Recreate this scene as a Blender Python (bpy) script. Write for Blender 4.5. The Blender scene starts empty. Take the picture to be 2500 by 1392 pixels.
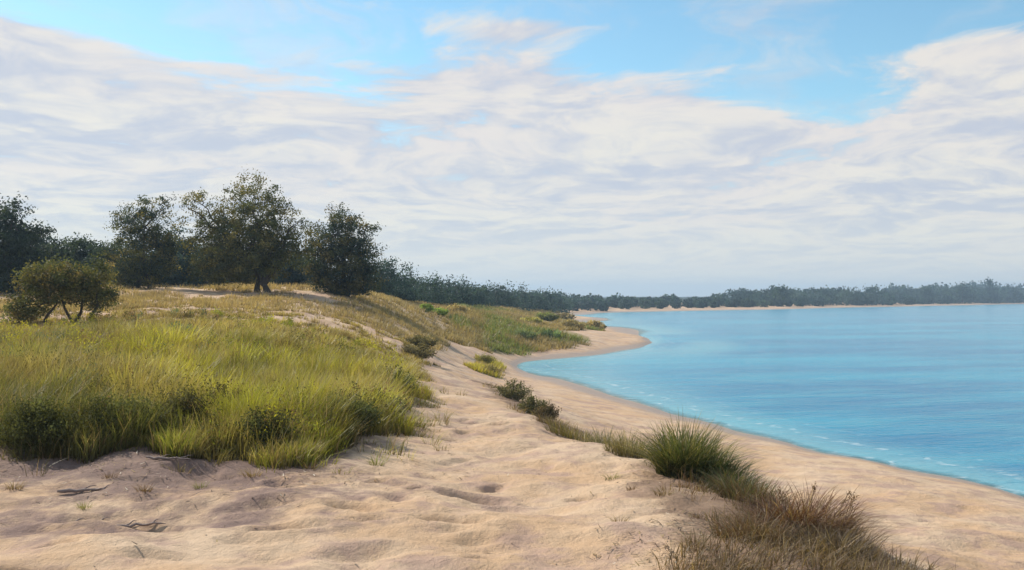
import bpy, math, random
import numpy as np
from mathutils import Vector, Matrix
S = bpy.context.scene
COL = S.collection
R = math.radians

# ------------------------------------------------------------------ camera, sky, sun, exposure
cam_data = bpy.data.cameras.new('camera'); cam = bpy.data.objects.new('camera', cam_data); COL.objects.link(cam)
cam.location = (0, 0, 3.5); cam.rotation_euler = (R(90), 0, 0)
cam_data.lens = 35; cam_data.sensor_width = 36; cam_data.shift_y = 0.0124
cam_data.clip_start = 0.1; cam_data.clip_end = 12000
S.camera = cam

SUN_DIR = Vector((-0.62, 0.50, 0.66)).normalized()          # towards the sun: high, to the left and a little behind the scene
world = bpy.data.worlds.new('World'); S.world = world; world.use_nodes = True
S.view_settings.view_transform = 'Standard'; S.view_settings.look = 'None'
S.view_settings.gamma = 1.0; S.view_settings.use_curve_mapping = False
S.view_settings.exposure = 0.35

class NG:                                                    # small helper to write node graphs as expressions
    def __init__(s, tree): s.t = tree; s.n = tree.nodes; s.l = tree.links
    def put(s, sock, v):
        if isinstance(v, bpy.types.NodeSocket): s.l.new(v, sock)
        elif isinstance(v, (tuple, list)):
            if sock.type == 'RGBA' and len(v) == 3: v = (*v, 1)
            sock.default_value = v
        else: sock.default_value = v
    def math(s, op, a, b=0.0, clamp=False):
        n = s.n.new('ShaderNodeMath'); n.operation = op; n.use_clamp = clamp
        s.put(n.inputs[0], a); s.put(n.inputs[1], b); return n.outputs[0]
    def add(s, a, b): return s.math('ADD', a, b)
    def sub(s, a, b): return s.math('SUBTRACT', a, b)
    def mul(s, a, b): return s.math('MULTIPLY', a, b)
    def div(s, a, b): return s.math('DIVIDE', a, b)
    def vec(s, op, a, b=(0,0,0), scale=None):
        n = s.n.new('ShaderNodeVectorMath'); n.operation = op
        s.put(n.inputs[0], a)
        if op == 'SCALE': s.put(n.inputs['Scale'], scale)
        else: s.put(n.inputs[1], b)
        return n.outputs['Value'] if op in ('LENGTH', 'DISTANCE', 'DOT_PRODUCT') else n.outputs[0]
    def xyz(s, v):
        n = s.n.new('ShaderNodeSeparateXYZ'); s.put(n.inputs[0], v); return n.outputs
    def comb(s, x, y, z):
        n = s.n.new('ShaderNodeCombineXYZ')
        for i, q in enumerate((x, y, z)): s.put(n.inputs[i], q)
        return n.outputs[0]
    def noise(s, v, scale, detail=4, rough=.5, dist=0.0, out='Fac'):
        n = s.n.new('ShaderNodeTexNoise'); s.put(n.inputs['Vector'], v)
        n.inputs['Scale'].default_value = scale; n.inputs['Detail'].default_value = detail
        n.inputs['Roughness'].default_value = rough; n.inputs['Distortion'].default_value = dist
        return n.outputs[out]
    def ramp(s, v, a, b, c=0.0, d=1.0, smooth=True):
        n = s.n.new('ShaderNodeMapRange'); n.interpolation_type = 'SMOOTHSTEP' if smooth else 'LINEAR'
        s.put(n.inputs['Value'], v)
        for k, q in zip(('From Min', 'From Max', 'To Min', 'To Max'), (a, b, c, d)): s.put(n.inputs[k], q)
        return n.outputs['Result']
    def mix(s, f, a, b, blend='MIX'):
        n = s.n.new('ShaderNodeMix'); n.data_type = 'RGBA'; n.blend_type = blend; n.clamp_factor = True
        s.put(n.inputs[0], f); s.put(n.inputs[6], a); s.put(n.inputs[7], b); return n.outputs[2]
    def attr(s, name):
        n = s.n.new('ShaderNodeAttribute'); n.attribute_name = name; return n
    def bump(s, h, strength, dist, normal=None):
        n = s.n.new('ShaderNodeBump'); n.inputs['Strength'].default_value = strength; n.inputs['Distance'].default_value = dist
        s.put(n.inputs['Height'], h)
        if normal is not None: s.put(n.inputs['Normal'], normal)
        return n.outputs[0]

def build_sky():
    t = world.node_tree; t.nodes.clear(); g = NG(t)
    out = t.nodes.new('ShaderNodeOutputWorld')
    sky = t.nodes.new('ShaderNodeTexSky'); sky.sky_type = 'NISHITA'; sky.sun_disc = False
    sky.sun_elevation = math.asin(SUN_DIR.z); sky.sun_rotation = math.atan2(SUN_DIR.x, SUN_DIR.y)
    sky.altitude = 0; sky.air_density = 1.0; sky.dust_density = 0.3; sky.ozone_density = 3.0
    D = t.nodes.new('ShaderNodeTexCoord').outputs['Generated']
    x, y, z = g.xyz(D)
    zc = g.math('MAXIMUM', z, 0.0)
    h = g.add(zc, 0.13)
    p = g.comb(g.div(x, h), g.div(y, h), 0.0)
    w = g.noise(p, .9, 3, .5, out='Color')
    w = g.vec('SCALE', g.vec('SUBTRACT', w, (.5, .5, .5)), scale=1.1)
    pw = g.vec('ADD', p, w)
    n_big = g.noise(pw, 0.8, 8, .57)
    n_mid = g.noise(g.vec('ADD', pw, (7.3, 2.1, 0)), 2.6, 8, .6)
    n_fin = g.noise(g.vec('ADD', pw, (1.7, 9.4, 0)), 7.5, 7, .6)
    dens = g.add(g.add(g.mul(n_big, .56), g.mul(n_mid, .34)), g.mul(n_fin, .10))
    dens = g.add(g.mul(g.sub(dens, .5), 2.3), .5)
    # cover thins upwards: nearly closed near the horizon, broken overhead
    cover = g.add(g.ramp(z, .18, .30, .24, -.01), g.add(g.ramp(z, .10, .20, .10, 0.0), g.ramp(z, .02, .10, .4, 0.0)))
    # cloud banks and gaps of this afternoon: direction (x/y, z/y), radii, weight
    for (cx, cz, rx, rz, wgt) in ((-.33,.278,.11,.024,-.26),(-.17,.258,.11,.020,-.25),(.0,.292,.12,.012,-.2),(.22,.262,.18,.030,-.26),(.35,.208,.12,.022,-.30),(.45,.28,.10,.02,-.08),
                                  (-.52,.262,.09,.03,.14),(.02,.270,.06,.012,.16),(.13,.266,.03,.016,.14),(.47,.225,.09,.03,.13),(.02,.222,.10,.03,.12),(.17,.19,.03,.02,.12),(-.24,.298,.09,.010,.14),(.31,.275,.03,.008,.12)):
        yy = 1/math.sqrt(1+cx*cx+cz*cz)
        q = g.vec('SUBTRACT', D, (cx*yy, yy, cz*yy))
        q = g.vec('LENGTH', g.vec('MULTIPLY', q, (1/rx, 1/.5, 1/rz)))
        cover = g.add(cover, g.ramp(q, 0.0, 1.9, wgt, 0.0))
    a = g.add(dens, cover)
    cirrus = g.mul(g.ramp(g.noise(g.vec('MULTIPLY', pw, (1.0, .55, 0)), 2.6, 7, .62), .44, .72), .62)
    cloud = g.math('MAXIMUM', g.ramp(a, .46, .70), cirrus)
    # thickness and relief give the lit tops and grey-blue undersides
    off = g.noise(g.vec('ADD', pw, (SUN_DIR.x*.16, -.22, 0)), 0.8, 8, .57)
    off2 = g.noise(g.vec('ADD', pw, (7.3+SUN_DIR.x*.08, 2.1-.12, 0)), 2.6, 8, .6)
    rel = g.add(g.mul(g.sub(n_big, off), 2.6), g.mul(g.sub(n_mid, off2), 1.7))
    shade = g.ramp(g.add(g.add(g.mul(rel, -.55), g.mul(g.sub(n_mid, .5), -.8)), g.add(g.mul(g.sub(n_fin, .5), -.8), g.mul(g.sub(n_big, .5), .6))), -.26, .34)
    ccol = g.mix(shade, g.mix(g.ramp(n_big, .35, .65), (.665, .61, .585), (.70, .655, .59)), (.46, .48, .555))
    ccol = g.mix(g.ramp(z, .11, -.01, 0, .85), ccol, (.605, .605, .59))
    hs = t.nodes.new('ShaderNodeHueSaturation'); hs.inputs['Saturation'].default_value = 1.06
    g.put(hs.inputs['Color'], g.mix(1.0, sky.outputs[0], (.97, 1.10, .97), 'MULTIPLY'))
    b1 = t.nodes.new('ShaderNodeBackground'); g.put(b1.inputs[0], hs.outputs[0]); b1.inputs[1].default_value = SKY_STRENGTH
    b2 = t.nodes.new('ShaderNodeBackground'); g.put(b2.inputs[0], ccol); b2.inputs[1].default_value = 1.0
    m = t.nodes.new('ShaderNodeMixShader'); g.put(m.inputs[0], g.mul(cloud, .93)); t.links.new(b1.outputs[0], m.inputs[1]); t.links.new(b2.outputs[0], m.inputs[2])
    t.links.new(m.outputs[0], out.inputs['Surface'])
    world.cycles.sampling_method = 'MANUAL'; world.cycles.sample_map_resolution = 512
SKY_STRENGTH = 0.125
build_sky()

sun_data = bpy.data.lights.new('sun', 'SUN'); sun = bpy.data.objects.new('sun', sun_data); COL.objects.link(sun)
sun_data.energy = 4.4; sun_data.angle = R(0.6); sun_data.color = (1.0, .93, .82)
sun.rotation_euler = SUN_DIR.to_track_quat('Z', 'Y').to_euler(); sun.location = (-30, 10, 60)
S.cycles.max_bounces = 6; S.cycles.diffuse_bounces = 3; S.cycles.transparent_max_bounces = 8; S.cycles.volume_bounces = 0


# ---- terrain (metres; water level z = 0, x right, y away, the viewer stands at the origin)
SHORE = [(40,-25),(25,-6),(16,7),(12,13),(9.0,17.2),(8.0,20.3),(6.95,22.5),(5.9,26),(4.8,29.9),(3.6,35.3),(1.8,43.5),
         (0.2,50.5),(0.6,54),(3.7,59),(6.4,64),(9.0,70),(11.0,78),(12.2,96),(12.6,118),(13,150),(13.2,180),(15,207),(26,240),
         (64,282),(129,365),(193,442),(292,560),(430,690),(700,900),(1500,1300)]
def warp(x, y):
    return np.stack([4.0*x/(np.abs(y+12)+4.0), np.log(np.maximum(y+14.0, 2.0))*1.5], -1)
def build_controls():
    pts = []
    S = np.array(SHORE, float)
    for i in range(len(S)):
        x, y = S[i]; pts.append((x, y, 0.0))
        a = S[max(i-1,0)]; b = S[min(i+1,len(S)-1)]; t = b-a; t /= np.hypot(*t)
        n = np.array([t[1], -t[0]])                      # points to the water (shore runs away from us, water on the right)
        off = 0.045*max(y,14)+0.3
        if 57 < y < 100: off *= .8
        q = S[i]+n*off; pts.append((q[0], q[1], -0.14-0.016*off))
        if not (50 <= y <= 64):
            r = S[i]-n*off*.8; pts.append((r[0], r[1], 0.20+0.008*off))
    pts += [(0,0,1.85),(0,4,1.82),(-4,2,1.9),(2,2,1.75),(-3,-5,2.0),(-10,0,2.1),(1,-5,1.8),
            (0.2,6.5,1.8),(-2,7,1.82),(-5,8,1.9),(-0.3,9,1.78),(0.6,9,1.76),(-0.6,12,1.72),(-0.7,16.5,1.55),(-1.3,24,1.3),(-1.9,33,1.15),(-2.4,40,1.2),
            # field
            (-3.9,10,1.9),(-1.6,10.5,1.85),(-5,16,2.2),(-2,16,1.85),(-7.7,25,2.72),(-3.4,25,1.95),(-2.9,31,1.6),(-13,27,2.68),(-9,14,2.2),(-20,25,3.0),(-4.5,36,2.3),
            # dune crest under the grove
            (-11.2,45,3.68),(-15.5,50,4.0),(-17.6,45,3.9),(-7.8,48,3.6),(-6.3,53,3.25),(-6.2,75,2.85),(-3.2,100,2.4),(0,130,1.9),(-8.5,38,3.2),(-14,38,3.45),(-22,44,3.7),
            (-30,60,4.2),(-40,30,3.6),(-25,90,4.0),(-20,130,3.6),(-5,170,2.2),(6,170,1.2),
            # spit
            (3,80,.95),(6,90,.75),(7,110,.6),(0,65,1.05),(3.5,66,.62),(6,74,.62),(-3,60,1.7),(-3,52,1.25),(-1.2,50,.75),(7.5,78,.55),(12.4,78.5,-.40),(10.9,71.5,-.35),(13.4,90,-.35),(10.0,78,.20),(8.9,75.5,.32),(10.6,86,.28),
            # right dune edge and the bank below it
            (-0.15,20.5,1.42),(0.5,16,1.5),(1.3,12.6,1.62),(1.85,10.2,1.68),(2.35,7.6,1.7),(2.75,6.3,1.7),(3.4,3,1.7),(4,0,1.65),
            (1.9,15,0.95),(2.9,12.8,0.85),(3.8,10.5,0.80),(4.6,7.5,0.80),(5.4,4,.8),(1.0,20.5,0.95),(0.3,27,.85),(4.9,12.5,.55),(4.4,17,.45),(3.2,21,.45),(1.8,28,.45),
            # far land
            (30,300,1.4),(110,420,1.6),(200,540,1.6),(300,680,1.8),(0,260,2.0),(-60,300,4),(-300,500,6),(0,700,3),(200,1200,4),(0,2500,6),(1500,2500,6),(-1500,2000,8),(-120,100,5),(-80,0,3),
            # open water
            (20,25,-1.1),(14,40,-1.2),(25,70,-1.6),(40,130,-2),(60,200,-2),(150,300,-2.2),(60,20,-2.5),(200,150,-4),(400,400,-4),(80,-10,-3)]
    A = np.array(pts, float)
    return A
_A = build_controls()
def _k(r2):
    return 0.5*r2*np.log(r2+1e-12)
_U = warp(_A[:,0], _A[:,1]); _n = len(_A)
_K = _k(((_U[:,None,:]-_U[None,:,:])**2).sum(-1)) + 2e-4*np.eye(_n)
_P = np.concatenate([np.ones((_n,1)), _U], 1)
_M = np.block([[_K, _P],[_P.T, np.zeros((3,3))]])
_W = np.linalg.solve(_M, np.concatenate([_A[:,2], np.zeros(3)]))
def ground_base(x, y):
    x = np.asarray(x, float); y = np.asarray(y, float); sh = x.shape
    U = warp(x.ravel(), y.ravel()); z = np.empty(len(U))
    for i in range(0, len(U), 20000):
        u = U[i:i+20000]; r2 = ((u[:,None,:]-_U[None,:,:])**2).sum(-1)
        z[i:i+20000] = _k(r2)@_W[:_n] + _W[_n] + u@_W[_n+1:]
    return np.clip(z, -4, 9).reshape(sh)
_rs = np.random.RandomState(5); _T = _rs.rand(256,256)
def vnoise(x, y):
    xi = np.floor(x).astype(int); yi = np.floor(y).astype(int); fx = x-xi; fy = y-yi
    fx = fx*fx*fx*(fx*(fx*6-15)+10); fy = fy*fy*fy*(fy*(fy*6-15)+10)
    g = lambda a, b: _T[a & 255, b & 255]
    return (g(xi,yi)*(1-fx)+g(xi+1,yi)*fx)*(1-fy)+(g(xi,yi+1)*(1-fx)+g(xi+1,yi+1)*fx)*fy
def fbm(x, y, o=4):
    s = 0; a = .5
    for i in range(o):
        s = s + a*(vnoise(x*2**i+17.3*i, y*2**i-9.1*i)-.5)*2; a *= .5
    return s
# hollows: old footprints and wind scoops in the sand of the path
def make_hollows():
    r = np.random.RandomState(11); H = [(-.34,8.55,.26,.11,-.2,.075),(-.83,8.0,.20,.09,-.35,.06),(-.45,7.35,.24,.09,-.2,.07),(-1.25,7.75,.2,.09,-.5,.06),(-1.6,7.1,.26,.1,.2,.05)]
    for i in range(26):
        y = r.uniform(5.2, 16); x = -.15-.03*y+r.normal(0,.55)
        H.append((x, y, r.uniform(.10,.17), r.uniform(.05,.08), r.uniform(-.5,1.2), r.uniform(.02,.05)))
    for i in range(24):
        y = r.uniform(5.4, 9.5); x = r.uniform(-3.6,-.8)
        H.append((x, y, r.uniform(.12,.3), r.uniform(.07,.13), r.uniform(-.6,.6), r.uniform(.02,.05)))
    for i in range(20):
        y = r.uniform(8, 15); x = 3.6+.12*y*0+r.uniform(-.3,3.2)
        H.append((x, y, r.uniform(.10,.2), r.uniform(.06,.1), r.uniform(-.6,.9), r.uniform(.015,.035)))
    return H
HOLLOWS = make_hollows()
def ground(x, y, fine=True):
    x = np.asarray(x, float); y = np.asarray(y, float)
    z = ground_base(x, y)
    d = np.maximum(np.hypot(x, y), 1)
    land = np.clip((z-.12)/.5, 0, 1)
    z = z + land*(.085*fbm(x*.45, y*.45, 3) + .12*fbm(x*1.1+5, y*1.35, 4)*np.clip(40/d,0,1))
    z = z + np.clip(z/.8,0,1)*.35*fbm(x*.06+3, y*.045, 3)*np.clip((d-45)/60, 0, 1)
    if fine:
        for (cx, cy, a, b, th, dep) in HOLLOWS:
            m = (np.abs(x-cx) < a*2.6) & (np.abs(y-cy) < a*2.6)
            if not m.any(): continue
            dx = x[m]-cx; dy = y[m]-cy; c, s = math.cos(th), math.sin(th)
            q = ((dx*c+dy*s)/a)**2 + ((-dx*s+dy*c)/b)**2
            z[m] += -1.5*dep*np.exp(-q*1.1) + .35*dep*np.exp(-(np.sqrt(q)-1.5)**2*5)
    return z
# ---- end terrain

# ------------------------------------------------------------------ helpers
def tag(o, label=None, cat=None, group=None, kind=None):
    if label: o['label'] = label
    if cat: o['category'] = cat
    if group: o['group'] = group
    if kind: o['kind'] = kind
    return o
def empty(name, loc, rz=0.0):
    o = bpy.data.objects.new(name, None); COL.objects.link(o); o.location = loc; o.rotation_euler = (0, 0, rz); o.empty_display_size = .2
    return o
def np_mesh(name, verts, quads=None, tris=None, color=None, attrs=None, smooth=False):
    me = bpy.data.meshes.new(name)
    nq = 0 if quads is None else len(quads); nt = 0 if tris is None else len(tris)
    me.vertices.add(len(verts)); me.vertices.foreach_set('co', np.ascontiguousarray(verts, np.float32).ravel())
    parts = []
    if nq: parts.append(np.asarray(quads).ravel())
    if nt: parts.append(np.asarray(tris).ravel())
    li = np.concatenate(parts).astype(np.int32)
    me.loops.add(len(li)); me.loops.foreach_set('vertex_index', li)
    tot = np.concatenate([np.full(nq, 4, np.int32), np.full(nt, 3, np.int32)])
    st = np.concatenate([[0], np.cumsum(tot)[:-1]]).astype(np.int32)
    me.polygons.add(nq+nt); me.polygons.foreach_set('loop_start', st)
    me.polygons.foreach_set('use_smooth', np.full(nq+nt, smooth, bool))
    me.update(calc_edges=True); me.validate()
    if color is not None:
        a = me.color_attributes.new('Col', 'FLOAT_COLOR', 'POINT')
        c = np.ones((len(verts), 4), np.float32); c[:, :3] = color; a.data.foreach_set('color', c.ravel())
    for k, v in (attrs or {}).items():
        a = me.attributes.new(k, 'FLOAT', 'POINT'); a.data.foreach_set('value', np.asarray(v, np.float32))
    return me
def obj(name, me, mat, parent=None, loc=None):
    o = bpy.data.objects.new(name, me); COL.objects.link(o)
    if mat is not None and not me.materials: me.materials.append(mat)
    if parent is not None: o.parent = parent
    if loc is not None: o.location = loc
    return o
def copy_tree(o, parent=None):
    c = o.copy(); COL.objects.link(c); c.parent = parent
    for ch in list(o.children): copy_tree(ch, c)
    return c
def gz(x, y): return float(ground(np.array([x]), np.array([y]))[0])

def new_mat(name):
    m = bpy.data.materials.new(name); m.use_nodes = True; m.node_tree.nodes.clear()
    g = NG(m.node_tree); out = m.node_tree.nodes.new('ShaderNodeOutputMaterial'); return m, g, out
def principled(g, **kw):
    n = g.n.new('ShaderNodeBsdfPrincipled')
    for k, v in kw.items(): g.put(n.inputs[k.replace('_', ' ')], v)
    return n
def leaf_material(name, trans=.3, rough=.55, spec=.3, bright=1.0):
    m, g, out = new_mat(name)
    col = g.attr('Col').outputs['Color']
    pos = g.n.new('ShaderNodeNewGeometry').outputs['Position']
    v = g.noise(pos, 2.3, 3, .6)
    col = g.mix(1.0, col, g.comb(*(g.ramp(v, .25, .75, .78*bright, 1.24*bright),)*3), 'MULTIPLY')
    p = principled(g, Base_Color=col, Roughness=rough, Specular_IOR_Level=spec)
    tr = g.n.new('ShaderNodeBsdfTranslucent'); g.put(tr.inputs[0], g.mix(1.0, col, (1.15, 1.1, .6), 'MULTIPLY'))
    mx = g.n.new('ShaderNodeMixShader'); mx.inputs[0].default_value = trans
    g.l.new(p.outputs[0], mx.inputs[1]); g.l.new(tr.outputs[0], mx.inputs[2]); g.l.new(mx.outputs[0], out.inputs[0])
    return m
M_LEAF = leaf_material('evergreen_leaves', .40, .6, .2, 2.05)
M_GRASS = leaf_material('grass_blades', .36, .5, .3)
M_SHRUB = leaf_material('shrub_leaves', .35, .75, .08)
def bark_material():
    m, g, out = new_mat('grey_brown_bark')
    pos = g.n.new('ShaderNodeTexCoord').outputs['Object']
    v = g.noise(g.vec('MULTIPLY', pos, (9, 9, 2.5)), 2, 6, .65)
    col = g.mix(v, (.035, .028, .024), (.13, .105, .085))
    p = principled(g, Base_Color=col, Roughness=.9, Specular_IOR_Level=.2, Normal=g.bump(v, .9, .04))
    g.l.new(p.outputs[0], out.inputs[0]); return m
M_BARK = bark_material()

# ------------------------------------------------------------------ ground
def poly_mask(x, y, poly):
    """signed distance, positive inside"""
    P = np.array(poly, float); Q = np.roll(P, -1, 0); x = np.asarray(x, float); y = np.asarray(y, float)
    d2 = np.full(x.shape, 1e18); ins = np.zeros(x.shape, bool)
    for (ax, ay), (bx, by) in zip(P, Q):
        ex, ey = bx-ax, by-ay; t = np.clip(((x-ax)*ex+(y-ay)*ey)/(ex*ex+ey*ey+1e-12), 0, 1)
        d2 = np.minimum(d2, (x-ax-t*ex)**2+(y-ay-t*ey)**2)
        c = ((ay > y) != (by > y)); xi = ax+(y-ay)/(by-ay+1e-30)*ex; ins ^= c & (x < xi)
    return np.where(ins, 1, -1)*np.sqrt(d2)
MEADOW = [(-14,10.8),(-7,10.9),(-5.8,10.5),(-4.9,9.9),(-4.2,10.1),(-3.6,10.5),(-2.9,9.9),(-2.2,9.75),(-1.85,10.7),(-1.6,12.0),(-1.6,15),(-1.98,20),(-2.4,27),(-2.75,34),(-3.2,39),
          (-3.6,44),(-5.5,47),(-9,43),(-14,40),(-20,36),(-30,34),(-34,20)]
DRY = [(-30,26),(-3.0,36),(-2.8,43),(-3.6,50),(-2.5,58),(-3.5,75),(-2,100),(2,140),(6,180),(-15,200),(-30,120),(-40,60)]
SPIT_VEG = [(-3.4,48),(-1.6,52.5),(0.2,56.5),(3.0,62),(5.2,67),(5.4,72),(4.5,78),(6.6,86),(8.6,90),(8.8,97),(7.6,112),(7.5,140),(8,175),(4,190),(-4,150),(-5,100),(-4,65)]
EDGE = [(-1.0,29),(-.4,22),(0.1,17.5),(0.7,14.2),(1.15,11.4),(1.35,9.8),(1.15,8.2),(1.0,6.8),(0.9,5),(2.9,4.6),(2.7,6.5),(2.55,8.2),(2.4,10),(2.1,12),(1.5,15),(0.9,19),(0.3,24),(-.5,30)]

def build_ground():
    ys = [-8.0]
    while ys[-1] < 2500:
        y = ys[-1]
        if y < 4.8: d = .2
        elif y < 14: d = .045
        else: d = .045 + (y-14)*.017
        ys.append(y+d)
    ys = np.array(ys)
    us = np.concatenate([-np.geomspace(1.6, .62, 30)[:-1], np.linspace(-.62, .62, 330), np.geomspace(.62, 1.6, 30)[1:]])
    Y, U = np.meshgrid(ys, us, indexing='ij'); W = np.where(Y > 0, Y*1.0+1.2, 1.2)
    X = U*np.maximum(W, 9.5)
    Z = ground(X, Y)
    Z = Z - np.clip((np.hypot(X, Y)-3000)/3000, 0, 1)*0
    ny, nx = X.shape
    i = np.arange(ny*nx).reshape(ny, nx)
    q = np.stack([i[:-1,:-1], i[:-1,1:], i[1:,1:], i[1:,:-1]], -1).reshape(-1, 4)
    v = np.stack([X, Y, Z], -1).reshape(-1, 3)
    x, y = X.ravel(), Y.ravel()
    nz = fbm(x*.9, y*.9, 3)
    litter_shade = np.clip(1.0+(poly_mask(x, y, MEADOW)-.1+.5*nz)/3.4, 0, 1)*np.clip((17-y)/5, 0, 1)*np.clip(1.0-(x+2.2)/1.2, .25, 1)  # band before the meadow: plant litter plus grass shade, painted as colour
    litter_shade = np.maximum(litter_shade, .50*np.clip((-x+.4)/2.2, 0, 1)*np.clip((11-y)/1, 0, 1)*np.clip((y-6.2)/1.0, 0, 1))  # broad mauve shade patches of the left foreground, painted into the sand
    meadow = np.clip(.5+(poly_mask(x, y, MEADOW)+.25*nz)*2.2, 0, 1)*np.clip((26-y)/7, 0, 1)
    dry = np.clip(.5+(poly_mask(x, y, DRY)+.8*nz)*.35, 0, 1)*(1-.8*np.exp(-((y-43)/5)**2)*(x < -6))
    spit = np.clip(.5+(poly_mask(x, y, SPIT_VEG)+.8*nz)*.8, 0, 1)
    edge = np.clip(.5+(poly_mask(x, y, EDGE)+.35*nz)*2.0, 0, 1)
    far = np.clip((y-190)/30, 0, 1)*np.clip((Z.ravel()-1.0)/.4, 0, 1)
    woods = np.clip((y-200)/30, 0, 1)*np.clip((Z.ravel()-1.35)/.4, 0, 1)
    me = np_mesh('sand_ground', v, quads=q, attrs={'meadow': meadow, 'dry': np.maximum(dry, 0), 'spit': np.maximum(spit, far), 'edge': np.maximum(edge, litter_shade*.6), 'litter_shade': litter_shade, 'woods': woods}, smooth=True)
    m, g, out = new_mat('dune_sand')
    pos = g.n.new('ShaderNodeNewGeometry').outputs['Position']; X_, Y_, Z_ = g.xyz(pos)
    n1 = g.noise(pos, .8, 5, .6); n2 = g.noise(pos, 4.5, 5, .65); n3 = g.noise(pos, 260, 3, .7); n4 = g.noise(g.vec('ADD', pos, (31, 5, 2)), 1.9, 6, .62)
    sand = g.mix(g.ramp(n1, .36, .64), (.55, .365, .22), (.60, .44, .30))
    sand = g.mix(g.mul(g.ramp(n4, .46, .62), .72), sand, (.40, .27, .215))           # rosy-brown mottling of the sand
    sand = g.mix(g.mul(g.ramp(n2, .52, .74), .35), sand, (.65, .49, .335))
    # litter: fine brown plant debris near the vegetation
    lit = g.mul(g.ramp(g.add(n2, g.mul(n3, .35)), .62, .80), g.ramp(g.attr('edge').outputs['Fac'], 0, 1, .12, 1.0))
    sand = g.mix(g.mul(lit, .75), sand, (.17, .105, .065))
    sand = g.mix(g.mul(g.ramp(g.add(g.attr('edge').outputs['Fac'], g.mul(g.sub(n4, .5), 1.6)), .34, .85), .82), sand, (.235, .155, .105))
    sand = g.mix(g.mul(g.ramp(g.add(g.attr('litter_shade').outputs['Fac'], g.add(g.mul(g.sub(n4, .5), 1.1), g.mul(g.sub(n2, .5), .7))), .24, .74), .88), sand, (.205, .14, .12))  # mauve tint: litter and painted shade in front of the meadow
    sand = g.mix(g.mul(g.ramp(g.add(g.attr('dry').outputs['Fac'], g.mul(g.sub(n1, .5), .8)), .3, .8), .55), sand, (.50, .37, .225))
    sand = g.mix(g.mul(g.ramp(g.add(g.attr('spit').outputs['Fac'], g.mul(g.sub(n2, .5), .8)), .35, .75), .8), sand, (.26, .205, .10))
    sand = g.mix(g.ramp(g.add(g.attr('meadow').outputs['Fac'], g.mul(g.sub(n2, .5), .5)), .3, .7), sand, (.15, .105, .06))
    sand = g.mix(g.attr('woods').outputs['Fac'], sand, (.035, .045, .028))
    # dark wet band along the waterline, with an uneven edge
    wz = g.add(Z_, g.mul(g.sub(g.noise(g.vec('MULTIPLY', pos, (.5, .35, 0)), 1.0, 4, .6), .5), .22))
    wet = g.mul(g.ramp(wz, .06, .24, 1.0, 0.0), g.ramp(Z_, -.03, .02, .0, 1.0))
    sand = g.mix(g.mul(wet, .85), sand, (.31, .225, .165))
    sand = g.mix(1.0, sand, g.comb(*(g.ramp(n3, .25, .75, .76, 1.2),)*3), 'MULTIPLY')
    h = g.add(g.add(g.mul(g.noise(g.vec('MULTIPLY', pos, (1, 1, .3)), 7, 5, .6), .045), g.mul(g.noise(pos, 34, 5, .7), .020)), g.mul(n3, .002))
    p = principled(g, Base_Color=sand, Roughness=g.ramp(wet, 0, 1, .95, .45), Specular_IOR_Level=g.ramp(wet, 0, 1, .15, .4), Normal=g.bump(h, .8, 1.0))
    g.l.new(p.outputs[0], out.inputs[0])
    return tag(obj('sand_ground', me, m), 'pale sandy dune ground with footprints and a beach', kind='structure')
build_ground()

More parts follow.
